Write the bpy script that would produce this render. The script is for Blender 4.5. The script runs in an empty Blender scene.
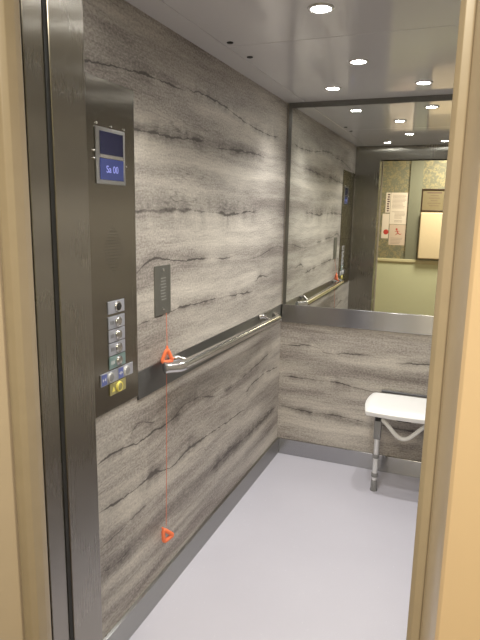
import bpy, bmesh, math, random
from mathutils import Vector, Matrix
random.seed(4)
SC = bpy.context.scene
C = SC.collection
PI = math.pi

# ------------------------------------------------------------------ dimensions (metres)
W = 1.14          # car width
D = 3.36          # back wall
H = 2.20          # ceiling
YF = 1.099        # inner face of the car's front wall
YO = 0.985        # outer face of it
XJ = 0.231        # opening, left side
XR = 1.045        # opening, right side
ZD = 2.07         # opening height
YC = -1.10        # corridor wall
ZL = 0.998        # mirror's lower edge
BT = 0.895        # band bottom

# ------------------------------------------------------------------ node helper
class X:
    """a socket or a number, with arithmetic"""
    nt = None
    def __init__(s, v): s.v = v
    @staticmethod
    def m(op, *a, clamp=False):
        n = X.nt.nodes.new('ShaderNodeMath'); n.operation = op; n.use_clamp = clamp
        for i, q in enumerate(a):
            q = q.v if isinstance(q, X) else q
            if isinstance(q, (int, float)): n.inputs[i].default_value = q
            else: X.nt.links.new(q, n.inputs[i])
        return X(n.outputs[0])
    def __add__(s, o): return X.m('ADD', s, o)
    __radd__ = __add__
    def __sub__(s, o): return X.m('SUBTRACT', s, o)
    def __rsub__(s, o): return X.m('SUBTRACT', o, s)
    def __mul__(s, o): return X.m('MULTIPLY', s, o)
    __rmul__ = __mul__
    def __truediv__(s, o): return X.m('DIVIDE', s, o)
    def abs(s): return X.m('ABSOLUTE', s)
    def cl(s): return X.m('ADD', s, 0.0, clamp=True)

def smooth(x, a, b):
    """0 at a, 1 at b (a may exceed b)"""
    n = X.nt.nodes.new('ShaderNodeMapRange'); n.interpolation_type = 'SMOOTHSTEP'; n.clamp = True
    flip = a > b
    lo, hi = (b, a) if flip else (a, b)
    n.inputs['From Min'].default_value = lo; n.inputs['From Max'].default_value = hi
    n.inputs['To Min'].default_value = 1 if flip else 0; n.inputs['To Max'].default_value = 0 if flip else 1
    X.nt.links.new(x.v, n.inputs['Value'])
    return X(n.outputs['Result'])

def vec(a, b, c=0.0):
    n = X.nt.nodes.new('ShaderNodeCombineXYZ')
    for i, q in enumerate((a, b, c)):
        q = q.v if isinstance(q, X) else q
        if isinstance(q, (int, float)): n.inputs[i].default_value = q
        else: X.nt.links.new(q, n.inputs[i])
    return n.outputs[0]

def noise(v, scale=1.0, detail=2.0, rough=0.5, dist=0.0):
    n = X.nt.nodes.new('ShaderNodeTexNoise'); n.inputs['Scale'].default_value = scale
    n.inputs['Detail'].default_value = detail; n.inputs['Roughness'].default_value = rough
    n.inputs['Distortion'].default_value = dist
    X.nt.links.new(v, n.inputs['Vector'])
    return X(n.outputs['Fac'])

def curve(x, pts):
    n = X.nt.nodes.new('ShaderNodeFloatCurve'); c = n.mapping.curves[0]
    n.mapping.extend = 'HORIZONTAL'
    pts = sorted(pts)
    while len(c.points) > 2: c.points.remove(c.points[0])
    c.points[0].location = pts[0]; c.points[1].location = pts[-1]
    for p in pts[1:-1]: c.points.new(*p)
    for p in c.points: p.handle_type = 'AUTO'
    n.mapping.update()
    X.nt.links.new(x.v, n.inputs['Value'])
    return X(n.outputs[0])

def mixc(f, a, b):
    n = X.nt.nodes.new('ShaderNodeMix'); n.data_type = 'RGBA'
    if isinstance(f, X): X.nt.links.new(f.v, n.inputs[0])
    else: n.inputs[0].default_value = f
    for k, q in ((6, a), (7, b)):
        if isinstance(q, tuple): n.inputs[k].default_value = (*q[:3], 1)
        else: X.nt.links.new(q, n.inputs[k])
    return n.outputs[2]

def new_mat(name):
    m = bpy.data.materials.new(name); m.use_nodes = True
    X.nt = m.node_tree
    return m, m.node_tree, m.node_tree.nodes['Principled BSDF']

def coords():
    t = X.nt.nodes.new('ShaderNodeTexCoord'); s = X.nt.nodes.new('ShaderNodeSeparateXYZ')
    X.nt.links.new(t.outputs['Object'], s.inputs[0])
    return t.outputs['Object'], X(s.outputs[0]), X(s.outputs[1]), X(s.outputs[2])

def bump(h, strength, dist=0.002):
    b = X.nt.nodes.new('ShaderNodeBump'); b.inputs['Strength'].default_value = strength
    b.inputs['Distance'].default_value = dist
    X.nt.links.new(h.v, b.inputs['Height'])
    return b.outputs[0]

def plain(name, col, rough=0.5, metal=0.0, var=0.06, scale=30, bmp=0.0, coat=0.0, spec=0.5, emit=0, trans=0):
    m, nt, bs = new_mat(name)
    v, x, y, z = coords()
    n = noise(v, scale, 4)
    bs.inputs['Base Color'].default_value = (*col, 1)
    nt.links.new(mixc(n, tuple(c * (1 - var) for c in col), tuple(min(1, c * (1 + var)) for c in col)), bs.inputs['Base Color'])
    bs.inputs['Roughness'].default_value = rough; bs.inputs['Metallic'].default_value = metal
    bs.inputs['Coat Weight'].default_value = coat; bs.inputs['Specular IOR Level'].default_value = spec
    if bmp: nt.links.new(bump(n, bmp), bs.inputs['Normal'])
    if emit:
        bs.inputs['Emission Color'].default_value = (*col, 1); bs.inputs['Emission Strength'].default_value = emit
    return m

def brushed(name, col, along='z', rough=0.28, amp=0.006):
    """stainless steel, brush lines running along one axis"""
    m, nt, bs = new_mat(name)
    v, x, y, z = coords()
    s = {'x': (2, 420, 420), 'y': (420, 2, 420), 'z': (420, 420, 2)}[along]
    n = noise(vec(x * s[0], y * s[1], z * s[2]), 1, 3)
    lo = noise(vec(x * 2, y * 2, z * 2), 1, 2)
    nt.links.new(mixc(n, tuple(c * 0.94 for c in col), tuple(min(1, c * 1.06) for c in col)), bs.inputs['Base Color'])
    bs.inputs['Metallic'].default_value = 1
    nt.links.new((n * amp * 2 + lo * 0.06 + (rough - amp - 0.03)).v, bs.inputs['Roughness'])
    bs.inputs['Anisotropic'].default_value = 1.0
    bs.inputs['Anisotropic Rotation'].default_value = 0.25
    t = nt.nodes.new('ShaderNodeTangent'); t.direction_type = 'RADIAL'
    d = {'x': vec(1.0, 0.0, 0.0), 'y': vec(0.0, 1.0, 0.0), 'z': vec(0.0, 0.0, 1.0)}[along]
    nt.links.new(d, bs.inputs['Tangent'])
    return m

def wood(name, axis, off, streaks, warm=0.0):
    """weathered grey oak laminate. streaks: [(points (u,z), half width, darkness, softness, u-range)]"""
    m, nt, bs = new_mat(name)
    v, x, y, z = coords()
    u = (y if axis == 'y' else x) + off
    w1 = noise(vec(u * 1.3, z * 2.2, off), 1, 3) - 0.5
    w2 = noise(vec(u * 7.0, z * 18.0, off + 3), 1, 3) - 0.5
    zz = z + w1 * 0.075 + w2 * 0.006
    fine = noise(vec(u * 9, zz * 190, 1.0), 1, 3, 0.6)
    cross = noise(vec(u * 85, zz * 130, 2.0), 1, 3, 0.7)
    tone = noise(vec(u * 1.0, zz * 11, 5.0 + off), 1, 5, 0.66)
    broad = noise(vec(u * 0.7, zz * 4.2, 9.0 + off), 1, 3, 0.55)
    t = (tone * 0.62 + broad * 0.58 + fine * 0.20 + cross * 0.50) / 1.90
    cr = nt.nodes.new('ShaderNodeValToRGB')
    e = cr.color_ramp.elements
    e[0].position = 0.385; e[0].color = (0.150, 0.128, 0.115, 1)
    e[1].position = 0.61; e[1].color = (0.67, 0.625, 0.548, 1)
    k = e.new(0.45); k.color = (0.295, 0.265, 0.240, 1)
    k = e.new(0.525); k.color = (0.49, 0.454, 0.404, 1)
    nt.links.new(t.v, cr.inputs[0])
    dark = X(0.0) + 0.0
    # free cracks: thin, where a ridge meets a mask
    rid = (noise(vec(u * 1.1, zz * 8.5, 14.0 + off), 1, 4, 0.62) - 0.5).abs()
    msk = smooth(noise(vec(u * 1.7, zz * 5, 21.0 + off), 1, 2), 0.52, 0.64)
    dark = dark + smooth(rid, 0.012, 0.0) * msk * 0.30
    fl = smooth(noise(vec(u * 22, zz * 110, 31.0 + off), 1, 2), 0.68, 0.80)
    dark = dark + fl * smooth(broad, 0.58, 0.42) * 0.35
    # the streaks that the photograph shows, each a line of its own with a wobble
    wob = (noise(vec(u * 16, z * 3, 41.0 + off), 1, 4, 0.65) - 0.5)
    thk = noise(vec(u * 9, z * 4, 47.0 + off), 1, 3, 0.6)
    frag = noise(vec(u * 30, z * 90, 53.0 + off), 1, 3, 0.65)
    for pts, hw, dk, soft in streaks:
        us = (u - off) / 4.0
        c = curve(us, [(a / 4.0, b / 2.2) for a, b in pts]) * 2.2
        a0, a1 = min(p[0] for p in pts), max(p[0] for p in pts)
        win = smooth(u - off, a0 - 0.06, a0 + 0.05) * smooth(u - off, a1 + 0.06, a1 - 0.05)
        if soft:
            d = (z + w2 * 0.05 + wob * 0.03 - c).abs()
            dark = dark + smooth(d, hw, 0.0) * win * smooth(tone * 0.5 + frag * 0.5, 0.28, 0.66) * (dk * 0.85)
        else:
            d = (z + wob * 0.026 + w2 * 0.02 - c).abs()
            ww = (thk - 0.36).cl() * hw * 3.6
            line = smooth(d / (ww + 0.0006), 1.0, 0.25)
            halo = smooth(d, hw * 8, 0.0) * smooth(thk, 0.36, 0.60)
            dark = dark + (line * dk * 0.85 + halo * 0.60 * frag) * win
    dark = X.m('MINIMUM', dark, 0.88)
    col = mixc(dark, cr.outputs[0], (0.055, 0.045, 0.042))
    nt.links.new(col, bs.inputs['Base Color'])
    bs.inputs['Roughness'].default_value = 0.5
    bs.inputs['Specular IOR Level'].default_value = 0.35
    nt.links.new(bump(fine * 0.6 + cross * 0.4 - dark, 0.25, 0.0015), bs.inputs['Normal'])
    return m

# ------------------------------------------------------------------ materials
left_streaks = [
    ([(1.669, 1.350), (1.72, 1.375), (1.756, 1.389), (1.881, 1.384), (1.98, 1.372), (2.102, 1.368), (2.230, 1.363)], .0055, .85, 0),
    ([(2.36, 1.352), (2.44, 1.350), (2.52, 1.352)], .006, .8, 0),
    ([(2.80, 1.322), (2.898, 1.324), (3.06, 1.350), (3.154, 1.366), (3.34, 1.355)], .006, .75, 0),
    ([(1.683, 1.170), (1.80, 1.172), (1.927, 1.181), (2.141, 1.178), (2.508, 1.160), (2.786, 1.145)], .006, .8, 0),
    ([(1.58, 1.560), (2.267, 1.562), (2.493, 1.549)], .014, .5, 0),
    ([(2.43, 1.549), (2.60, 1.556), (2.716, 1.566), (2.82, 1.566)], .012, .8, 0),
    ([(1.5, 1.590), (2.2, 1.600), (2.8, 1.590), (3.40, 1.590)], .070, .50, 1),
    ([(1.2, 1.960), (1.484, 1.985), (1.664, 2.004), (1.751, 2.011), (1.911, 2.012), (2.00, 2.015)], .006, .8, 0),
    ([(2.08, 2.025), (2.257, 2.030), (2.35, 2.026), (2.474, 2.018), (2.692, 1.990), (3.167, 1.984)], .006, .75, 0),
    ([(1.5, 2.08), (2.2, 2.08), (3.2, 2.04)], .10, .40, 1),
    ([(1.40, 1.835), (1.682, 1.825), (1.932, 1.834), (2.20, 1.850)], .008, .6, 0),
    ([(1.40, 1.845), (1.682, 1.835), (2.10, 1.840), (2.40, 1.848), (2.939, 1.850)], .040, .55, 1),
    ([(2.35, 1.835), (2.55, 1.850), (2.939, 1.855)], .007, .7, 0),
    ([(1.665, 1.700), (1.987, 1.715), (2.45, 1.705)], .035, .45, 1),
    ([(1.421, 0.752), (1.517, 0.757), (1.656, 0.731), (1.786, 0.734), (1.889, 0.731), (1.966, 0.733)], .008, .85, 0),
    ([(1.94, 0.735), (2.05, 0.760), (2.413, 0.690), (2.782, 0.697), (3.156, 0.731)], .007, .6, 0),
    ([(1.92, 0.775), (2.15, 0.80), (2.55, 0.77), (3.0, 0.80)], .060, .65, 1),
    ([(1.598, 0.750), (1.62, 0.785), (1.671, 0.800), (1.75, 0.775), (1.80, 0.765)], .004, .6, 0),
    ([(1.423, 0.582), (1.591, 0.560), (1.745, 0.562), (1.921, 0.530), (2.058, 0.541), (2.418, 0.522), (2.75, 0.500)], .007, .8, 0),
    ([(1.70, 0.562), (1.745, 0.564), (1.79, 0.560)], .016, .8, 0),
    ([(2.02, 0.541), (2.07, 0.543), (2.12, 0.538)], .014, .8, 0),
    ([(2.75, 0.600), (2.95, 0.620), (3.30, 0.600)], .006, .7, 0),
    ([(1.401, 0.356), (1.532, 0.347), (1.779, 0.350), (2.039, 0.340), (2.541, 0.334), (3.271, 0.335)], .065, .85, 1),
    ([(1.401, 0.368), (1.500, 0.340), (1.560, 0.345)], .006, .8, 0),
    ([(2.300, 0.332), (2.541, 0.340), (2.80, 0.330), (3.271, 0.335)], .007, .75, 0),
    ([(1.401, 0.240), (1.80, 0.225), (2.50, 0.22), (3.20, 0.21)], .030, .45, 1),
    ([(2.875, 1.198), (2.95, 1.212), (3.059, 1.204)], .010, .7, 0),
    ([(1.20, 0.460), (1.60, 0.455), (1.72, 0.465)], .006, .6, 0),
]
back_streaks = [
    ([(-.01, .729), (.10, .740), (.236, .745), (.303, .712), (.420, .718), (.556, .722)], .0055, .7, 0),
    ([(.211, .808), (.225, .775), (.246, .757)], .005, .6, 0),
    ([(.76, .698), (.895, .712), (1.05, .705)], .006, .65, 0),
    ([(-.01, .524), (.08, .530), (.201, .532), (.377, .528), (.591, .502), (.80, .498)], .006, .7, 0),
    ([(.35, .529), (.377, .531), (.42, .524)], .013, .75, 0),
    ([(-.01, .326), (.21, .311), (.432, .311), (.561, .297), (.9, .29)], .007, .6, 0),
    ([(-.01, .330), (.30, .300), (.60, .285), (1.1, .29)], .040, .55, 1),
    ([(0.0, .62), (.40, .62), (1.0, .63)], .050, .35, 1),
]
M = {}
M['wood_left'] = wood('grey oak laminate, side', 'y', 0.0, left_streaks)
M['wood_back'] = wood('grey oak laminate, back', 'x', 7.3, [([(a, b) for a, b in p], h, d, s) for p, h, d, s in back_streaks])
M['wood_right'] = wood('grey oak laminate, far side', 'y', 17.7, [])
M['steel_v'] = brushed('stainless steel brushed upright', (0.36, 0.345, 0.315), 'z', 0.27)
M['steel_cop'] = brushed('stainless steel of the panel', (0.30, 0.28, 0.24), 'z', 0.27)
M['steel_y'] = brushed('stainless steel brushed lengthwise', (0.44, 0.44, 0.43), 'y', 0.34)
M['steel_x'] = brushed('stainless steel brushed crosswise', (0.44, 0.44, 0.45), 'x', 0.22)
M['steel_band'] = brushed('satin steel of the rail band', (0.22, 0.22, 0.215), 'y', 0.42)
M['steel_dark'] = brushed('darker trim steel', (0.28, 0.28, 0.27), 'z', 0.38)
M['tube'] = plain('polished steel tube', (0.62, 0.61, 0.59), 0.15, 1.0, 0.03)
M['chrome'] = plain('chrome', (0.78, 0.78, 0.78), 0.12, 1.0, 0.02)
M['mirror'] = plain('silvered mirror glass', (0.88, 0.90, 0.87), 0.0, 1.0, 0.0)
M['black'] = plain('black rubber', (0.012, 0.012, 0.012), 0.6)
M['plate_dark'] = plain('dark anodised plate', (0.20, 0.20, 0.18), 0.42, 0.7, 0.05)
M['engraving'] = plain('engraved paint', (0.30, 0.30, 0.28), 0.6)
M['orange'] = plain('orange plastic', (0.85, 0.20, 0.08), 0.35)
M['cord'] = plain('red orange cord', (0.62, 0.20, 0.13), 0.7)
M['lcd'] = plain('dark blue display', (0.012, 0.013, 0.035), 0.12, 0, 0.05, emit=0.1)
M['lcd_lit'] = plain('blue backlit display', (0.030, 0.040, 0.13), 0.12, 0, 0.05, emit=0.25)
M['lcd_text'] = plain('display characters', (0.22, 0.24, 0.58), 0.4, 0, 0.0, emit=0.35)
M['tile'] = plain('satin grey button tile', (0.40, 0.41, 0.46), 0.35, 0.35, 0.04)
M['tile_green'] = plain('green tinted button tile', (0.24, 0.34, 0.33), 0.35, 0.35, 0.04)
M['blue'] = plain('blue symbol field', (0.12, 0.15, 0.38), 0.4)
M['yellow'] = plain('yellow alarm tile', (0.40, 0.36, 0.16), 0.38, 0.3, 0.05)
M['yellow_mark'] = plain('bright yellow mark', (0.85, 0.74, 0.16), 0.45)
M['white_mark'] = plain('pale mark', (0.75, 0.75, 0.75), 0.5)
M['plastic_white'] = plain('white moulded plastic', (0.86, 0.86, 0.85), 0.32, 0, 0.01, 60)
M['tube_white'] = plain('white painted tube', (0.74, 0.73, 0.70), 0.3, 0, 0.02)
M['alu'] = plain('satin aluminium tube', (0.72, 0.72, 0.72), 0.35, 0.45, 0.03)
M['rubber'] = plain('grey rubber', (0.22, 0.22, 0.22), 0.55)
M['bracket'] = plain('dark grey bracket', (0.07, 0.07, 0.075), 0.42)
M['lens'] = plain('lit lamp lens', (1.0, 0.98, 0.93), 0.5, 0, 0.0, emit=60)
M['bezel'] = plain('white metal bezel', (0.72, 0.72, 0.70), 0.22, 0.4, 0.02)
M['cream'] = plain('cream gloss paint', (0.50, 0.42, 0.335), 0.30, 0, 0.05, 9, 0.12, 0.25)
M['cream_shaded'] = plain('older cream paint on the door stop', (0.35, 0.29, 0.215), 0.34, 0, 0.08, 18, 0.16, 0.2)  # same cream, base colour darkened to stand for shade on the stop
M['cream_lit'] = plain('cream paint on the architrave', (0.64, 0.485, 0.325), 0.34, 0, 0.03, 7, 0.08, 0.2)  # same cream, warm corridor light put into the base colour
M['cream_box'] = plain('cream enamel', (0.72, 0.60, 0.42), 0.4, 0, 0.03)
M['lower_wall'] = plain('pale green emulsion', (0.66, 0.69, 0.50), 0.55, 0, 0.02)
M['rail_paint'] = plain('cream gloss rail', (0.66, 0.62, 0.42), 0.35, 0, 0.03)
M['pilaster'] = plain('grey green paint', (0.21, 0.215, 0.165), 0.5, 0, 0.05)
M['frame_wood'] = plain('dark picture frame wood', (0.035, 0.018, 0.010), 0.35)
M['aged'] = plain('aged certificate paper', (0.20, 0.165, 0.095), 0.6, 0, 0.1)
M['paper'] = plain('white notice paper', (0.78, 0.70, 0.63), 0.7, 0, 0.03)
M['paper_pink'] = plain('pinkish notice paper', (0.66, 0.54, 0.46), 0.7, 0, 0.04)
M['ink'] = plain('grey print', (0.36, 0.29, 0.26), 0.8)
M['ink_red'] = plain('red print', (0.50, 0.05, 0.04), 0.7)
M['ink_dark'] = plain('dark print', (0.09, 0.04, 0.05), 0.7)
M['corr_floor'] = plain('corridor carpet', (0.12, 0.08, 0.06), 0.9, 0, 0.3, 80)
M['corr_ceil'] = plain('corridor ceiling paint', (0.70, 0.66, 0.56), 0.7)
M['chip'] = plain('bare wood in a chip', (0.10, 0.045, 0.015), 0.8)

def ceil_mat():
    m, nt, bs = new_mat('glossy white ceiling panel')
    v, x, y, z = coords()
    n = noise(v, 1.3, 2)
    nt.links.new(mixc(n, (0.60, 0.59, 0.61), (0.66, 0.65, 0.67)), bs.inputs['Base Color'])
    bs.inputs['Roughness'].default_value = 0.08
    bs.inputs['Specular IOR Level'].default_value = 0.6
    nt.links.new(bump(noise(v, 3.0, 1), 0.10, 0.01), bs.inputs['Normal'])
    return m
M['ceiling'] = ceil_mat()

def vinyl():
    m, nt, bs = new_mat('light grey safety vinyl')
    v, x, y, z = coords()
    n = noise(v, 2.0, 3); g = noise(v, 260, 2, 0.7)
    c = mixc(n, (0.475, 0.468, 0.535), (0.545, 0.537, 0.605))
    c = mixc((g - 0.5).cl() * 0.5, c, (0.30, 0.29, 0.33))
    vo = nt.nodes.new('ShaderNodeTexVoronoi'); vo.inputs['Scale'].default_value = 70
    nt.links.new(v, vo.inputs['Vector'])
    sp = smooth(X(vo.outputs['Distance']), 0.10, 0.05)
    se = nt.nodes.new('ShaderNodeSeparateColor'); nt.links.new(vo.outputs['Color'], se.inputs[0])
    pick = smooth(X(se.outputs[0]), 0.82, 0.86)
    nt.links.new(mixc(sp * pick * 0.95, c, (0.95, 0.95, 0.95)), bs.inputs['Base Color'])
    bs.inputs['Roughness'].default_value = 0.42
    bs.inputs['Specular IOR Level'].default_value = 0.35
    return m
M['vinyl'] = vinyl()

def wallpaper():
    m, nt, bs = new_mat('damask wallpaper with gold motif')
    v, x, y, z = coords()
    a = X.m('SINE', x * 38.0) * X.m('SINE', z * 26.0)
    b = noise(v, 34, 3, 0.6, 1.2)
    k = smooth(b + a * 0.06, 0.50, 0.54)
    nt.links.new(mixc(k, (0.20, 0.20, 0.15), (0.36, 0.32, 0.20)), bs.inputs['Base Color'])
    nt.links.new((k * 0.3).v, bs.inputs['Metallic'])
    bs.inputs['Roughness'].default_value = 0.42
    return m
M['wallpaper'] = wallpaper()

# ------------------------------------------------------------------ mesh helpers
def bx(bm, x0, x1, y0, y1, z0, z1, bev=0.0, seg=2):
    r = bmesh.ops.create_cube(bm, size=1.0)
    vs = r['verts']
    bmesh.ops.scale(bm, vec=(x1 - x0, y1 - y0, z1 - z0), verts=vs)
    bmesh.ops.translate(bm, vec=((x0 + x1) / 2, (y0 + y1) / 2, (z0 + z1) / 2), verts=vs)
    if bev:
        es = list({e for v in vs for e in v.link_edges})
        bmesh.ops.bevel(bm, geom=es, offset=bev, segments=seg, affect='EDGES', profile=0.5)

def box(*a, **k):
    bm = bmesh.new(); bx(bm, *a, **k); return bm

def cyl(bm, p, q, r0, r1=None, n=24):
    p, q = Vector(p), Vector(q); d = q - p
    m = Matrix.Translation((p + q) / 2) @ d.to_track_quat('Z', 'Y').to_matrix().to_4x4()
    bmesh.ops.create_cone(bm, cap_ends=True, segments=n, radius1=r0, radius2=r0 if r1 is None else r1, depth=d.length, matrix=m)

def lathe(bm, p, axis, prof, n=32):
    """prof: (radius, distance along axis) from p"""
    p = Vector(p); q = Vector(axis).normalized().to_track_quat('Z', 'Y')
    rings = []
    for r, h in prof:
        if r < 1e-6: rings.append([bm.verts.new(p + q @ Vector((0, 0, h)))])
        else: rings.append([bm.verts.new(p + q @ Vector((r * math.cos(2 * PI * i / n), r * math.sin(2 * PI * i / n), h))) for i in range(n)])
    for a, b in zip(rings, rings[1:]):
        for i in range(n):
            j = (i + 1) % n
            if len(a) == 1 and len(b) == 1: continue
            if len(a) == 1: bm.faces.new((a[0], b[j], b[i]))
            elif len(b) == 1: bm.faces.new((a[i], a[j], b[0]))
            else: bm.faces.new((a[i], a[j], b[j], b[i]))
    for rg in (rings[0], rings[-1]):
        if len(rg) > 2:
            try: bm.faces.new(rg)
            except ValueError: pass
    bmesh.ops.recalc_face_normals(bm, faces=bm.faces)

def fillet(pts, r, n=8):
    P = [Vector(p) for p in pts]; out = [P[0]]
    for a, b, c in zip(P, P[1:], P[2:]):
        u = (a - b).normalized(); v = (c - b).normalized()
        ang = u.angle(v); d = min(r / max(math.tan(ang / 2), 1e-3), (a - b).length * .49, (c - b).length * .49)
        s, e = b + u * d, b + v * d
        for i in range(n + 1):
            t = i / n; out.append((1 - t) ** 2 * s + 2 * t * (1 - t) * b + t * t * e)
    out.append(P[-1]); return out

def tube(bm, pts, r, n=20):
    P = [Vector(p) for p in pts]; rings = []
    nrm = None
    for i, p in enumerate(P):
        t = ((P[min(i + 1, len(P) - 1)] - p).normalized() + (p - P[max(i - 1, 0)]).normalized()).normalized()
        if nrm is None:
            nrm = t.orthogonal().normalized()
        nrm = (nrm - t * nrm.dot(t)).normalized(); bn = t.cross(nrm)
        rr = r(i / (len(P) - 1)) if callable(r) else r
        rings.append([bm.verts.new(p + rr * (math.cos(2 * PI * k / n) * nrm + math.sin(2 * PI * k / n) * bn)) for k in range(n)])
    for a, b in zip(rings, rings[1:]):
        for k in range(n): bm.faces.new((a[k], a[(k + 1) % n], b[(k + 1) % n], b[k]))
    bm.faces.new(rings[0]); bm.faces.new(rings[-1])
    bmesh.ops.recalc_face_normals(bm, faces=bm.faces)

def prism(bm, outline, z0, z1):
    a = [bm.verts.new((x, y, z0)) for x, y in outline]; b = [bm.verts.new((x, y, z1)) for x, y in outline]
    n = len(a)
    for i in range(n): bm.faces.new((a[i], a[(i + 1) % n], b[(i + 1) % n], b[i]))
    bm.faces.new(a[::-1]); bm.faces.new(b)
    bmesh.ops.recalc_face_normals(bm, faces=bm.faces)

def obj(name, bm, mat, parent=None, smooth_=False, label=None):
    """link a bmesh in world coordinates as one mesh object under parent"""
    me = bpy.data.meshes.new(name)
    if parent is not None:
        o = parent; off = Vector((0, 0, 0))
        while o is not None: off += o.location; o = o.parent
        bmesh.ops.translate(bm, vec=-off, verts=bm.verts)
    bmesh.ops.recalc_face_normals(bm, faces=bm.faces)
    bm.to_mesh(me); bm.free()
    if smooth_:
        for p in me.polygons: p.use_smooth = True
        try: me.set_sharp_from_angle(angle=math.radians(38))
        except Exception: pass
    me.materials.append(M[mat] if isinstance(mat, str) else mat)
    o = bpy.data.objects.new(name, me); C.objects.link(o)
    if parent is not None: o.parent = parent
    if label: o['label'] = label
    return o

def tag(o, label, cat, group=None):
    o['label'] = label; o['category'] = cat
    if group: o['group'] = group
    return o

def thing(name, loc, label, cat, group=None):
    o = bpy.data.objects.new(name, None); o.empty_display_size = 0.05; C.objects.link(o); o.location = loc
    return tag(o, label, cat, group)

def struct(name, bm, mat, **k):
    o = obj(name, bm, mat, **k); o['kind'] = 'structure'; return o

def text_bm(s, size, mtx, depth=0.0004):
    cu = bpy.data.curves.new('t', 'FONT'); cu.body = s; cu.size = size; cu.extrude = depth
    cu.align_x = 'CENTER'; cu.align_y = 'CENTER'
    to = bpy.data.objects.new('t', cu); C.objects.link(to)
    bpy.context.view_layer.update()
    me = bpy.data.meshes.new_from_object(to.evaluated_get(bpy.context.evaluated_depsgraph_get()))
    C.objects.unlink(to); bpy.data.objects.remove(to)
    bm = bmesh.new(); bm.from_mesh(me); bpy.data.meshes.remove(me)
    bmesh.ops.transform(bm, matrix=mtx, verts=bm.verts)
    return bm

# text lying on the wall x = const, read from +x: its right is +y, its up is +z
def on_left(x, y, z): return Matrix(((0, 0, 1, x), (1, 0, 0, y), (0, 1, 0, z), (0, 0, 0, 1)))
# text on the corridor wall, read from +y: its right is -x
def on_corr(x, y, z): return Matrix(((-1, 0, 0, x), (0, 0, 1, y), (0, 1, 0, z), (0, 0, 0, 1)))

# ------------------------------------------------------------------ the car: shell
struct('floor', box(0, W, YO, D, -0.05, 0), 'vinyl')
struct('wall_left', box(-0.03, 0, YO, D + .03, 0, H + .03), 'wood_left')
struct('wall_back', box(0, W, D, D + .03, 0, H + .03), 'wood_back')
struct('wall_right', box(W, W + .03, YO, D + .03, 0, H + .03), 'wood_right')
bm = bmesh.new()       # ceiling panels with narrow shadow gaps
g = 0.0014
for (x0, x1, y0, y1) in ((0, .106, YO, D), (.106, W, YO, 2.18), (.106, W, 2.18, D)):
    bx(bm, x0 + g * (x0 > 0), x1 - g * (x1 < W), y0 + g, y1 - g, H, H + .012, bev=0.001, seg=1)
struct('ceiling', bm, 'ceiling')
struct('trim_1', box(-.03, W + .03, YO, D + .03, H + .012, H + .03), 'black')          # dark backing above the gaps
# front wall: return panels and header, one folded steel shell
bm = bmesh.new()
bx(bm, 0, XJ, YO, YF, 0, H, bev=.002)
bx(bm, XR, W, YO, YF, 0, H, bev=.002)
bx(bm, XJ, XR, YO, YF, ZD, H, bev=.002)
struct('wall_front', bm, 'steel_v')
# skirtings
struct('baseboard_left', box(0, .014, YF, D, 0, .106, bev=.0022), 'steel_y')
struct('baseboard_back', box(.014, W, D - .014, D, 0, .106, bev=.0022), 'steel_x')
struct('baseboard_right', box(W - .014, W, YF, D - .014, 0, .106, bev=.0022), 'steel_y')
# steel band at rail height, running round
struct('trim_2', box(0, .0065, 1.6555, D, BT, ZL, bev=.0015), 'steel_band')
struct('trim_3', box(.010, W, D - .014, D, BT - .008, ZL, bev=.0015), 'steel_x')
# corner strip beside the mirror and trim above it
struct('trim_4', box(.010, .030, D - .012, D, ZL, H, bev=.001), 'steel_dark')
struct('trim_5', box(.030, W, D - .012, D, H - .030, H, bev=.001), 'steel_dark')

# mirror
mir = thing('wall_mirror', (.585, D, ZL), 'large wall mirror on the back wall above the steel ledge, reflecting the corridor', 'mirror')
obj('mirror_glass', box(.030, W, D - .006, D - .001, ZL, H - .030), 'mirror', mir)

# ------------------------------------------------------------------ landing side
# lift door frame of steel, with dark rebates either side
bm = bmesh.new()
bx(bm, XJ - .16, XJ - .004, .916, YO - .014, 0, H, bev=.0015)
bx(bm, XR + .004, XR + .16, .916, YO - .014, 0, H, bev=.0015)
bx(bm, XJ - .16, XR + .16, .916, YO - .014, ZD + .01, H, bev=.0015)
struct('trim_6', bm, 'steel_v')
bm = bmesh.new()
bx(bm, XJ - .16, XJ - .0095, .88, YO, 0, H + .02); bx(bm, XJ - .16, XJ - .002, YO - .013, YO - .0008, 0, H)
bx(bm, XR + .010, XR + .16, .88, YO, 0, H + .02)
struct('trim_7', bm, 'black')
struct('trim_8', box(XJ - .004, XR + .004, .80, YO, -.03, 0), 'steel_x')         # threshold

# painted timber door frame: profiles in plan, extruded up. Left side, then right side
def round_profile(pts, r=.004, n=4):
    return [(p.x, p.y) for p in fillet([(x, y, 0) for x, y in pts], r, n)]
left_bead = round_profile([(.10, .875), (.186, .875), (.192, .862), (.205, .855), (.222, .856), (.2315, .866), (.2365, .885), (.2365, .903), (.10, .903)], .006)
left_reveal = round_profile([(-.10, .874), (-.10, .80), (.117, .80), (.131, .812), (.188, .860), (.188, .874)], .004)
fr = thing('door_frame', (.62, .86, 0), 'cream painted timber door frame around the lift entrance, chipped', 'door frame')
right_bead = round_profile([(1.20, .903), (1.008, .903), (1.0085, .884), (1.0160, .877), (1.0285, .877), (1.0300, .881), (1.20, .884)], .003)
right_reveal = round_profile([(1.25, .883), (1.0302, .883), (1.0302, .8765), (1.049, .812), (1.053, .800), (1.25, .800)], .005)
bm = bmesh.new(); prism(bm, left_bead, 0, 2.40); obj('stop_bead', bm, 'cream_shaded', fr, True)
bm = bmesh.new(); prism(bm, right_bead, 0, 2.40); obj('stop_bead', bm, 'cream_shaded', fr, True)
bm = bmesh.new(); prism(bm, left_reveal, 0, 2.40); obj('jamb', bm, 'cream', fr, True)
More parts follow.
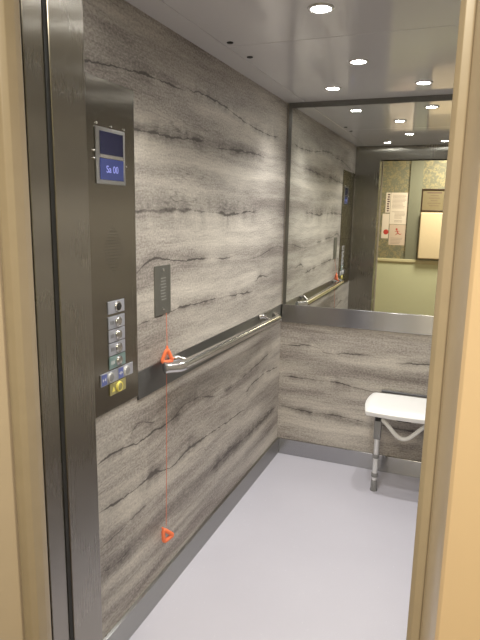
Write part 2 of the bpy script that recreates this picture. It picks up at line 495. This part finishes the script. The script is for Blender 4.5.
bm = bmesh.new(); prism(bm, right_reveal, 0, 2.40); obj('jamb', bm, 'cream', fr, True)
# architrave faces, nearer the corridor
bm = bmesh.new(); prism(bm, round_profile([(.105, .7995), (-.02, .7995), (-.02, .785), (.098, .785), (.105, .790)], .003), 0, 2.40)
obj('architrave', bm, 'cream_lit', fr, True)
bm = bmesh.new(); prism(bm, round_profile([(1.0525, .7995), (1.19, .7995), (1.19, .780), (1.057, .780), (1.0520, .786)], .003), 0, 2.40)
obj('architrave', bm, 'cream_lit', fr, True)
bm = bmesh.new(); bx(bm, .11, 1.09, .80, .90, 2.13, 2.40, bev=.003); obj('head', bm, 'cream', fr)
# a chip in the right hand arris
bm = bmesh.new()
lathe(bm, (1.0545, .7815, .835), (-.35, -1, 0), [(0, .0012), (.0022, .0010), (.0030, 0), (.0022, -.002)], 7)
bmesh.ops.scale(bm, vec=(1, 1, 1.6), space=Matrix.Translation((-1.0545, -.7815, -.835)), verts=bm.verts)
obj('paint_chip', bm, 'chip', fr, label='bare dark chip in the cream paint')

# landing wall either side and above the frame
bm = bmesh.new()
bx(bm, -1.2, -.02, .80, .93, 0, 2.45); bx(bm, 1.19, 2.4, .80, .93, 0, 2.45); bx(bm, -.02, 1.19, .82, .93, 2.38, 2.45)
struct('wall_landing', bm, 'cream_lit')
# corridor shell
struct('floor_corridor', box(-1.2, 2.4, YC, .80, -.05, -.0), 'corr_floor')
struct('ceiling_corridor', box(-1.2, 2.4, YC, .93, 2.45, 2.50), 'corr_ceil')
struct('wall_corridor', box(-1.2, 2.4, YC - .05, YC, 0, 2.45), 'wallpaper')
bm = bmesh.new(); bx(bm, -1.25, -1.2, YC, .93, 0, 2.45); bx(bm, 2.4, 2.45, YC, .93, 0, 2.45)
struct('wall_side', bm, 'lower_wall')
struct('trim_9', box(-1.2, 2.4, YC, YC + .012, .10, .945), 'lower_wall')
bm = bmesh.new(); bx(bm, -1.2, 2.4, YC, YC + .032, .945, .985, bev=.006); bx(bm, -1.2, 2.4, YC, YC + .02, .93, .948, bev=.004)
struct('trim_10', bm, 'rail_paint')
struct('trim_11', box(.315, .470, YC, YC + .022, .985, 2.45), 'pilaster')
struct('baseboard_corridor', box(-1.2, 2.4, YC, YC + .018, 0, .12, bev=.004), 'rail_paint')

# notices on the corridor wall (seen in the mirror)
def notice(name, x0, x1, z0, z1, mat, label, cat='notice', th=.002, y=YC):
    o = thing(name, ((x0 + x1) / 2, y, z0), label, cat)
    obj('sheet', box(x0, x1, y, y + th, z0, z1), mat, o)
    return o
n1 = notice('printed_notice', .085, .300, 1.440, 1.850, 'paper', 'tall white sheet of small print above the figure notice on the corridor wallpaper')
bm = bmesh.new()
for i in range(22):
    z = 1.815 - i * .0165
    if i in (11, 12, 19): continue
    bx(bm, .105 + (.04 if i > 13 else 0), .285 - random.random() * .05, YC + .002, YC + .0026, z, z + .005)
obj('print_lines', bm, 'ink', n1)
n2 = notice('safety_notice', .090, .300, 1.165, 1.434, 'paper_pink', 'pinkish sheet with a small red running figure, below the sheet of small print')
bm = bmesh.new()
ly = YC + .0030
cyl(bm, (.185, ly - .001, 1.375), (.185, ly, 1.375), .013, n=16)
for (a, b, w) in (((.190, 1.360), (.205, 1.325), .010), ((.205, 1.325), (.175, 1.300), .008), ((.205, 1.325), (.235, 1.305), .008), ((.235, 1.305), (.250, 1.318), .006), ((.190, 1.352), (.165, 1.345), .006), ((.195, 1.352), (.225, 1.350), .006)):
    cyl(bm, (a[0], ly - .001, a[1]), (b[0], ly - .001, b[1]), w / 2, n=8)
obj('figure', bm, 'ink_red', n2)
bm = bmesh.new()
for i in range(5): bx(bm, .115, .275 - random.random() * .05, YC + .002, YC + .0026, 1.255 - i * .018, 1.260 - i * .018)
obj('print_lines', bm, 'ink', n2)
n3 = notice('narrow_notice', .022, .080, 1.590, 1.850, 'paper', 'narrow pale strip notice with dark characters beside the sheet of small print')
bm = bmesh.new()
for i in range(8): bx(bm, .034 + random.random() * .008, .066 + random.random() * .008, YC + .002, YC + .0026, 1.605 + i * .030, 1.623 + i * .030)
obj('print_characters', bm, 'ink_dark', n3)
n4 = notice('small_notice', -.010, .080, 1.250, 1.575, 'paper', 'white sheet with a red disc, under the narrow strip notice')
bm = bmesh.new(); cyl(bm, (.048, YC + .001, 1.335), (.048, YC + .003, 1.335), .034, n=28); obj('red_disc', bm, 'ink_red', n4)

# framed certificate
pf = thing('picture_frame', (.60, YC, 1.612), 'dark framed certificate hanging above the cream cabinet on the corridor wall', 'picture frame')
x0, x1, z0, z1 = .470, .790, 1.612, 1.900; b = .018
bm = bmesh.new()
bx(bm, x0, x0 + b, YC, YC + .022, z0, z1, bev=.003); bx(bm, x1 - b, x1, YC, YC + .022, z0, z1, bev=.003)
bx(bm, x0 + b - .002, x1 - b + .002, YC, YC + .022, z0, z0 + b, bev=.003); bx(bm, x0 + b - .002, x1 - b + .002, YC, YC + .022, z1 - b, z1, bev=.003)
obj('frame', bm, 'frame_wood', pf)
cert = obj('certificate', box(x0 + b - .002, x1 - b + .002, YC + .001, YC + .008, z0 + b - .002, z1 - b + .002), 'aged', pf)
bm = bmesh.new()
for i, (w, h) in enumerate(((.09, .010), (.05, .004), (.07, .005), (.04, .004), (.08, .004), (.06, .004))):
    bx(bm, .63 - w, .63 + w, YC + .008, YC + .0088, 1.845 - i * .032, 1.845 - i * .032 + h)
obj('print_lines', bm, 'ink_dark', cert)

# cream cabinet on the dado rail
cb = thing('wall_cabinet', (.60, YC, .985), 'cream enamel wall box standing on the dado rail below the framed certificate', 'cabinet')
obj('body', box(.482, .790, YC, YC + .085, 1.005, 1.600, bev=.006), 'cream_box', cb)
obj('door', box(.490, .782, YC + .086, YC + .096, 1.013, 1.592, bev=.004), 'cream_box', cb)
obj('shadow_block', box(.50, .77, YC + .0, YC + .07, .985, 1.005), 'pilaster', cb)  # dark block under the box, its colour stands for the shadow there
bm = bmesh.new(); cyl(bm, (.765, YC + .096, 1.30), (.765, YC + .104, 1.30), .008); obj('lock', bm, 'chrome', cb, True)

# ------------------------------------------------------------------ control panel on the left wall
cop = thing('control_panel', (0, 1.40, .914), 'tall stainless steel lift control panel with display and buttons on the wood wall', 'control panel')
PX = .006
pts = []
bm = bmesh.new(); bx(bm, 0, PX, 1.13, 1.655, .914, 1.944, bev=.0012)
obj('faceplate', bm, 'steel_cop', cop)
# display unit
ds = obj('display_frame', box(PX, PX + .004, 1.438, 1.594, 1.640, 1.806, bev=.002), 'steel_y', cop)
bm = bmesh.new(); bx(bm, PX + .004, PX + .006, 1.458, 1.580, 1.728, 1.794, bev=.0005); obj('upper_screen', bm, 'lcd', ds)
bm = bmesh.new(); bx(bm, PX + .004, PX + .006, 1.456, 1.580, 1.653, 1.716, bev=.0005); obj('lower_screen', bm, 'lcd_lit', ds)
bm = bmesh.new(); bx(bm, PX + .004, PX + .0075, 1.456, 1.582, 1.716, 1.727, bev=.001); obj('screen_divider', bm, 'chrome', ds)
obj('screen_text', text_bm('Sa 00', .030, on_left(PX + .0063, 1.518, 1.684), .0003), 'lcd_text', ds, label='pale violet characters on the lower screen')
for (y, z) in ((1.447, 1.814), (1.590, 1.812), (1.431, 1.735), (1.431, 1.712), (1.600, 1.700), (1.520, 1.812)):
    bm = bmesh.new(); lathe(bm, (PX, y, z), (1, 0, 0), [(.0035, 0), (.0035, .004), (.0022, .0055), (0, .006)], 12)
    obj('screw', bm, 'chrome', cop, True)
# speaker holes, a diamond of small punched dots
bm = bmesh.new()
yc, zc = 1.520, 1.440
for i in range(-6, 7):
    for j in range(-8, 9):
        if abs(i) / 6.5 + abs(j) / 9.0 <= 1.02:
            cyl(bm, (PX - .001, yc + i * .0085, zc + j * .0095), (PX + .0003, yc + i * .0085, zc + j * .0095), .0013, n=8)
obj('speaker_grille', bm, 'black', cop)
# buttons
def button(y, z, kind):
    hy, hz = .046, .0205
    tile = {'green': 'tile_green', 'alarm': 'yellow'}.get(kind, 'tile')
    pl = obj('button_plate', box(PX, PX + .004, y - hy, y + hy, z - hz, z + hz, bev=.0012), tile, cop)
    yb = y + .005
    q = PX + .004
    bm = bmesh.new()
    lathe(bm, (q, yb, z), (1, 0, 0), [(.0175, 0), (.0175, .003), (.0160, .0055), (.0132, .0060), (.0125, .0040)], 32)
    obj('button_ring', bm, {'alarm': 'yellow_mark', 'door': 'bezel'}.get(kind, 'chrome'), pl, True)
    bm = bmesh.new()
    lathe(bm, (q, yb, z), (1, 0, 0), [(.0124, 0), (.0124, .0050), (.0105, .0068), (0, .0074)], 32)
    obj('push_button', bm, {'key': 'black', 'door': 'rubber', 'alarm': 'yellow'}.get(kind, 'tube'), pl, True)
    if kind == 'door':
        obj('symbol_field', box(q, q + .0006, y - hy + .003, yb - .020, z - hz + .003, z + hz - .003), 'blue', pl)
        bm = bmesh.new()
        s = 1 if y > 1.53 else -1
        for c in (-.0055, .0055):
            d = (1 if c > 0 else -1) * s
            vs = [bm.verts.new((q + .0009, y - .029 + c + d * .004, z)), bm.verts.new((q + .0009, y - .029 + c - d * .003, z + .006)), bm.verts.new((q + .0009, y - .029 + c - d * .003, z - .006))]
            r = bmesh.ops.extrude_face_region(bm, geom=[bm.faces.new(vs)])
            bmesh.ops.translate(bm, vec=(-.0006, 0, 0), verts=[e for e in r['geom'] if isinstance(e, bmesh.types.BMVert)])
        obj('door_symbol', bm, 'white_mark', pl)
    if kind == 'alarm':
        bm = bmesh.new()
        lathe(bm, (q + .0006, y - .028, z - .009), (0, 0, 1), [(.009, 0), (.0075, .003), (.0055, .009), (.003, .014), (0, .016)], 16)
        bmesh.ops.scale(bm, vec=(.06, 1, 1), space=Matrix.Translation((-(q + .0006), -(y - .028), -z)), verts=bm.verts)
        obj('bell_symbol', bm, 'yellow_mark', pl)
    if kind in ('floor', 'green'):
        bm = bmesh.new()
        for k in range(3):
            bx(bm, q, q + .0005, y - .036 + k * .007, y - .033 + k * .007, z - .006, z + .006)
        obj('braille_mark', bm, 'white_mark' if kind == 'green' else 'plate_dark', pl)
for z, k in ((1.2555, 'key'), (1.2060, 'floor'), (1.1620, 'floor'), (1.1180, 'floor'), (1.0740, 'green')):
    button(1.526, z, k)
button(1.477, 1.0280, 'door'); button(1.571, 1.0280, 'door'); button(1.525, .9845, 'alarm')

# ------------------------------------------------------------------ emergency plate, cord
ep = thing('call_plate', (0, 1.842, 1.177), 'slim dark metal plate with engraved lines on the wood wall above the handrail', 'plate')
obj('plate', box(0, .004, 1.782, 1.902, 1.177, 1.363, bev=.001), 'plate_dark', ep)
for z in (1.346, 1.199):
    bm = bmesh.new(); lathe(bm, (.004, 1.843, z), (1, 0, 0), [(.0055, 0), (.005, .0015), (0, .0022)], 14)
    obj('screw', bm, 'chrome', ep, True)
bm = bmesh.new()
for i in range(8):
    z = 1.314 - i * .0115
    bx(bm, .004, .0045, 1.822 + random.random() * .008, 1.868 - random.random() * .014, z, z + .0035)
obj('engraved_text', bm, 'engraving', ep)

pc = thing('pull_cord', (.006, 1.873, 1.177), 'thin red cord with two orange triangle pulls hanging below the slim plate', 'pull cord')
bm = bmesh.new()
pts = [(.006, 1.862, 1.180), (.022, 1.838, 1.06), (.0165, 1.842, .92), (.022, 1.828, .60), (.026, 1.814, .32)]
tube(bm, fillet(pts, .05, 5), .0013, 8)
obj('cord', bm, 'cord', pc, True)
def pull(x, y, z, tilt, rt):
    dx, dy = .62, .785                # the triangle hangs turned out from the wall
    def at(h, v):
        h, v = h * math.cos(tilt) - v * math.sin(tilt), h * math.sin(tilt) + v * math.cos(tilt)
        return (x + h * dx, y + h * dy, z + v)
    P = [at(-.023, -.026), at(.023, -.026), at(0, .028)]
    lp = fillet(P + P[:2], .008, 5)[1:-1]
    bm = bmesh.new()
    tube(bm, lp + [lp[0]], rt, 10)
    cyl(bm, at(0, .016), at(0, .036), .0068, .004, 12)
    obj('triangle_pull', bm, 'orange', pc, True)
pull(.023, 1.836, 1.022, 0.0, .0075)
pull(.026, 1.812, .285, .45, .0085)

# ------------------------------------------------------------------ handrail
hr = thing('handrail', (0, 2.43, .965), 'round polished steel handrail on the steel band of the wood wall', 'handrail')
RX, RZ = .076, .980
bm = bmesh.new()
tube(bm, fillet([(.036, 1.800, RZ + .002), (RX, 1.845, RZ), (RX, 3.060, RZ - .018), (.040, 3.120, RZ - .016)], .045, 10), .0210, 24)
obj('rail', bm, 'tube', hr, True)
for y in (1.905, 2.925):
    bm = bmesh.new()
    tube(bm, fillet([(.010, y, 1.000 - .010), (.030, y + .006, .994), (RX - .006, y + .030, RZ - .003 - .016 * (y > 2.5))], .02, 6), lambda t: .014 - .005 * t, 14)
    lathe(bm, (.010, y, .985), (1, 0, 0), [(.018, 0), (.018, .003), (.014, .005)], 20)
    obj('bracket', bm, 'tube', hr, True)
for (x, y, z, dy) in ((.036, 1.800, RZ + .002, -1), (.040, 3.120, RZ - .016, .9)):
    bm = bmesh.new(); lathe(bm, (x, y, z), (-.9, dy, 0), [(.0212, -.004), (.0225, -.002), (.0225, .004), (.017, .007), (0, .0075)], 24)
    obj('end_cap', bm, 'tube', hr, True)

# ------------------------------------------------------------------ fold-down seat on the back wall
st = thing('folding_shower_seat', (.815, 3.18, 0), 'white fold-down seat with height adjustable legs, fixed to the back wall', 'seat')
SX0, SX1, SY0, SY1 = .590, 1.030, 3.030, 3.330
def seat_mesh():
    bm = bmesh.new(); nx, ny = 36, 24
    cx, cy, hx, hy = (SX0 + SX1) / 2, (SY0 + SY1) / 2, (SX1 - SX0) / 2, (SY1 - SY0) / 2
    def shape(s, t):            # squircle mapping for rounded corners
        k = .32
        return cx + hx * s * math.sqrt(1 - k * t * t / 2), cy + hy * t * math.sqrt(1 - k * s * s / 2)
    top = []; bot = []
    for j in range(ny + 1):
        t = -1 + 2 * j / ny; a = []; b_ = []
        for i in range(nx + 1):
            s = -1 + 2 * i / nx
            e = max(abs(s), abs(t)); edge = max(0.0, (e - .82) / .18)
            x, y = shape(s, t)
            base = .492 + .016 * (y - SY0) / (SY1 - SY0)
            crown = .012 * (1 - edge ** 2.2) - .004 * (1 - s * s) * (1 - t * t)
            front = -.010 * max(0, (-t - .6) / .4) ** 2
            a.append(bm.verts.new((x, y, base + crown + front)))
            b_.append(bm.verts.new((cx + (x - cx) * .965, cy + (y - cy) * .955, base - .030 + front * .4)))
        top.append(a); bot.append(b_)
    for j in range(ny):
        for i in range(nx):
            bm.faces.new((top[j][i], top[j][i + 1], top[j + 1][i + 1], top[j + 1][i]))
            bm.faces.new((bot[j][i], bot[j + 1][i], bot[j + 1][i + 1], bot[j][i + 1]))
    ring = lambda g_: [g_[0][i] for i in range(nx)] + [g_[j][nx] for j in range(ny)] + [g_[ny][i] for i in range(nx, 0, -1)] + [g_[j][0] for j in range(ny, 0, -1)]
    r1, r2 = ring(top), ring(bot)
    mid = [bm.verts.new(((a.co + b_.co) / 2) + Vector(((a.co.x - cx) * .012, (a.co.y - cy) * .02, -.001))) for a, b_ in zip(r1, r2)]
    n = len(r1)
    for i in range(n):
        k = (i + 1) % n
        bm.faces.new((r1[i], r1[k], mid[k], mid[i])); bm.faces.new((mid[i], mid[k], r2[k], r2[i]))
    return bm
obj('seat', seat_mesh(), 'plastic_white', st, True)
LY = 3.087
for x in (.677, .957):
    bm = bmesh.new(); cyl(bm, (x, LY, .035), (x, LY, .345), .0145, n=20)
    lg = obj('leg', bm, 'alu', st, True)
    bm = bmesh.new(); bx(bm, x - .0195, x + .0195, LY - .017, LY + .017, .315, .452, bev=.005); bx(bm, x - .010, x + .010, LY - .010, LY + .018, .44, .486, bev=.003)
    obj('leg_socket', bm, 'rubber', lg, True)
    bm = bmesh.new(); bx(bm, x - .015, x + .015, LY - .020, LY - .005, .425, .474, bev=.003); obj('pivot_block', bm, 'black', lg)
    for z in (.210, .095):
        bm = bmesh.new(); lathe(bm, (x, LY, z - .012), (0, 0, 1), [(.015, 0), (.019, .003), (.019, .022), (.015, .026)], 20)
        obj('collar', bm, 'rubber', lg, True)
    bm = bmesh.new(); lathe(bm, (x, LY, 0), (0, 0, 1), [(.0205, 0), (.0215, .004), (.0185, .018), (.0185, .030), (.0175, .056), (.0150, .066)], 24)
    obj('rubber_foot', bm, 'rubber', lg, True)
# drooping cross brace between the legs
bm = bmesh.new()
br = []
for i in range(41):
    t = i / 40; x = .690 + (.944 - .690) * t
    br.append((x, LY - .004, .377 + .040 * math.cos(2 * PI * t) + .020 * abs(2 * t - 1) ** 3))
tube(bm, br, .0115, 16)
obj('cross_brace', bm, 'tube_white', st, True)
# hinge hardware beneath and on the wall
bm = bmesh.new()
bx(bm, .65, .985, D - .014, D, .430, .490, bev=.004)
obj('wall_plate', bm, 'bracket', st)
bm = bmesh.new()
for x in (.700, .925):
    bx(bm, x - .007, x + .007, 3.14, D - .012, .455, .476, bev=.003); bx(bm, x - .012, x + .012, D - .050, D - .012, .44, .500, bev=.004)
    bx(bm, x - .005, x + .005, 3.12, 3.22, .44, .478, bev=.003)
cyl(bm, (.655, D - .020, .520), (.985, D - .020, .520), .0075)
cyl(bm, (.67, 3.20, .462), (.97, 3.20, .462), .006)
obj('hinge', bm, 'bracket', st, True)
bm = bmesh.new()
tube(bm, fillet([(.755, 3.14, .468), (.775, 3.13, .425), (.850, 3.13, .425), (.872, 3.14, .468)], .012, 5), .006, 12)
bx(bm, .775, .850, 3.125, 3.160, .452, .468, bev=.003)
obj('latch', bm, 'black', st, True)

# ------------------------------------------------------------------ ceiling fittings
def downlight(x, y, label):
    o = thing('downlight', (x, y, H), label, 'downlight', 'recessed downlights in the lift ceiling')
    bm = bmesh.new(); lathe(bm, (x, y, H), (0, 0, -1), [(.043, 0), (.042, .0035), (.037, .006), (.0325, .005), (.031, .0005)], 40)
    obj('bezel', bm, 'bezel', o, True)
    bm = bmesh.new(); lathe(bm, (x, y, H - .0005), (0, 0, -1), [(.0308, 0), (.0308, .0022), (0, .0026)], 36)
    obj('lens', bm, 'lens', o, True)
    return o
LT = [(.342, 3.022, 'small lit downlight in the ceiling by the mirror, near the wood side wall'),
      (.790, 3.022, 'small lit downlight in the ceiling by the mirror, farther from the wood side wall'),
      (.558, 2.542, 'small lit ceiling downlight in the middle row, nearer to the mirror'),
      (.558, 1.876, 'small lit ceiling downlight in the middle row, farther from the mirror'),
      (.322, 1.360, 'lit ceiling downlight seen only in the mirror, above the control panel side'),
      (.807, 1.360, 'lit ceiling downlight seen only in the mirror, above the entrance, away from the panel')]
for x, y, l in LT:
    downlight(x, y, l)
    d = bpy.data.lights.new('downlight_lamp', 'SPOT'); d.energy = 22; d.color = (1.0, 0.975, 0.93)
    d.spot_size = math.radians(125); d.spot_blend = 1.0; d.shadow_soft_size = .028
    lo = bpy.data.objects.new('downlight_lamp', d); C.objects.link(lo); lo.location = (x, y, H - .035)
for y, w in ((2.128, 'the entrance'), (2.343, 'the mirror')):  # dark screw holes, built as shallow black discs
    bm = bmesh.new(); lathe(bm, (.142, y, H), (0, 0, -1), [(.013, 0), (.013, .002), (.009, .004), (0, .0045)], 20)
    tag(obj('ceiling_hole', bm, 'black', None, True), 'small round dark cap in the white ceiling, the one of two toward ' + w, 'hole', 'dark holes in the lift ceiling')

# ------------------------------------------------------------------ corridor light
def area(name, loc, rot, sx, sy, e, col):
    d = bpy.data.lights.new(name, 'AREA'); d.shape = 'RECTANGLE'; d.size = sx; d.size_y = sy; d.energy = e; d.color = col
    o = bpy.data.objects.new(name, d); C.objects.link(o); o.location = loc; o.rotation_euler = rot
    return o
area('corridor_lamp', (.9, -.35, 2.43), (0, 0, 0), .5, .5, 44, (1.0, 0.89, 0.68))

w = bpy.data.worlds.new('world'); SC.world = w; w.use_nodes = True
w.node_tree.nodes['Background'].inputs[0].default_value = (.8, .85, 1, 1)
w.node_tree.nodes['Background'].inputs[1].default_value = 0.02

# ------------------------------------------------------------------ camera
yaw, pitch, roll, f = 0.3750, 0.19048, 0.01894, 561.65
F = Vector((-math.sin(yaw) * math.cos(pitch), math.cos(yaw) * math.cos(pitch), -math.sin(pitch)))
R0 = Vector((math.cos(yaw), math.sin(yaw), 0)); U0 = R0.cross(F)
R1 = R0 * math.cos(roll) + U0 * math.sin(roll); U1 = -R0 * math.sin(roll) + U0 * math.cos(roll)
cam = bpy.data.cameras.new('camera'); co = bpy.data.objects.new('camera', cam); C.objects.link(co)
m = Matrix((R1, U1, -F)).transposed().to_4x4(); m.translation = Vector((1.0422, 0, 1.5654))
co.matrix_world = m
cam.sensor_fit = 'VERTICAL'; cam.sensor_height = 24; cam.lens = f / 640 * 24; cam.clip_start = .02
SC.camera = co
SC.view_settings.view_transform = 'Standard'; SC.view_settings.look = 'None'
SC.view_settings.gamma = 1; SC.view_settings.use_curve_mapping = False; SC.view_settings.exposure = 0.25
SC.cycles.glossy_bounces = 8; SC.cycles.max_bounces = 14; SC.cycles.diffuse_bounces = 6
SC.cycles.use_denoising = True
SC.cycles.sample_clamp_indirect = 6
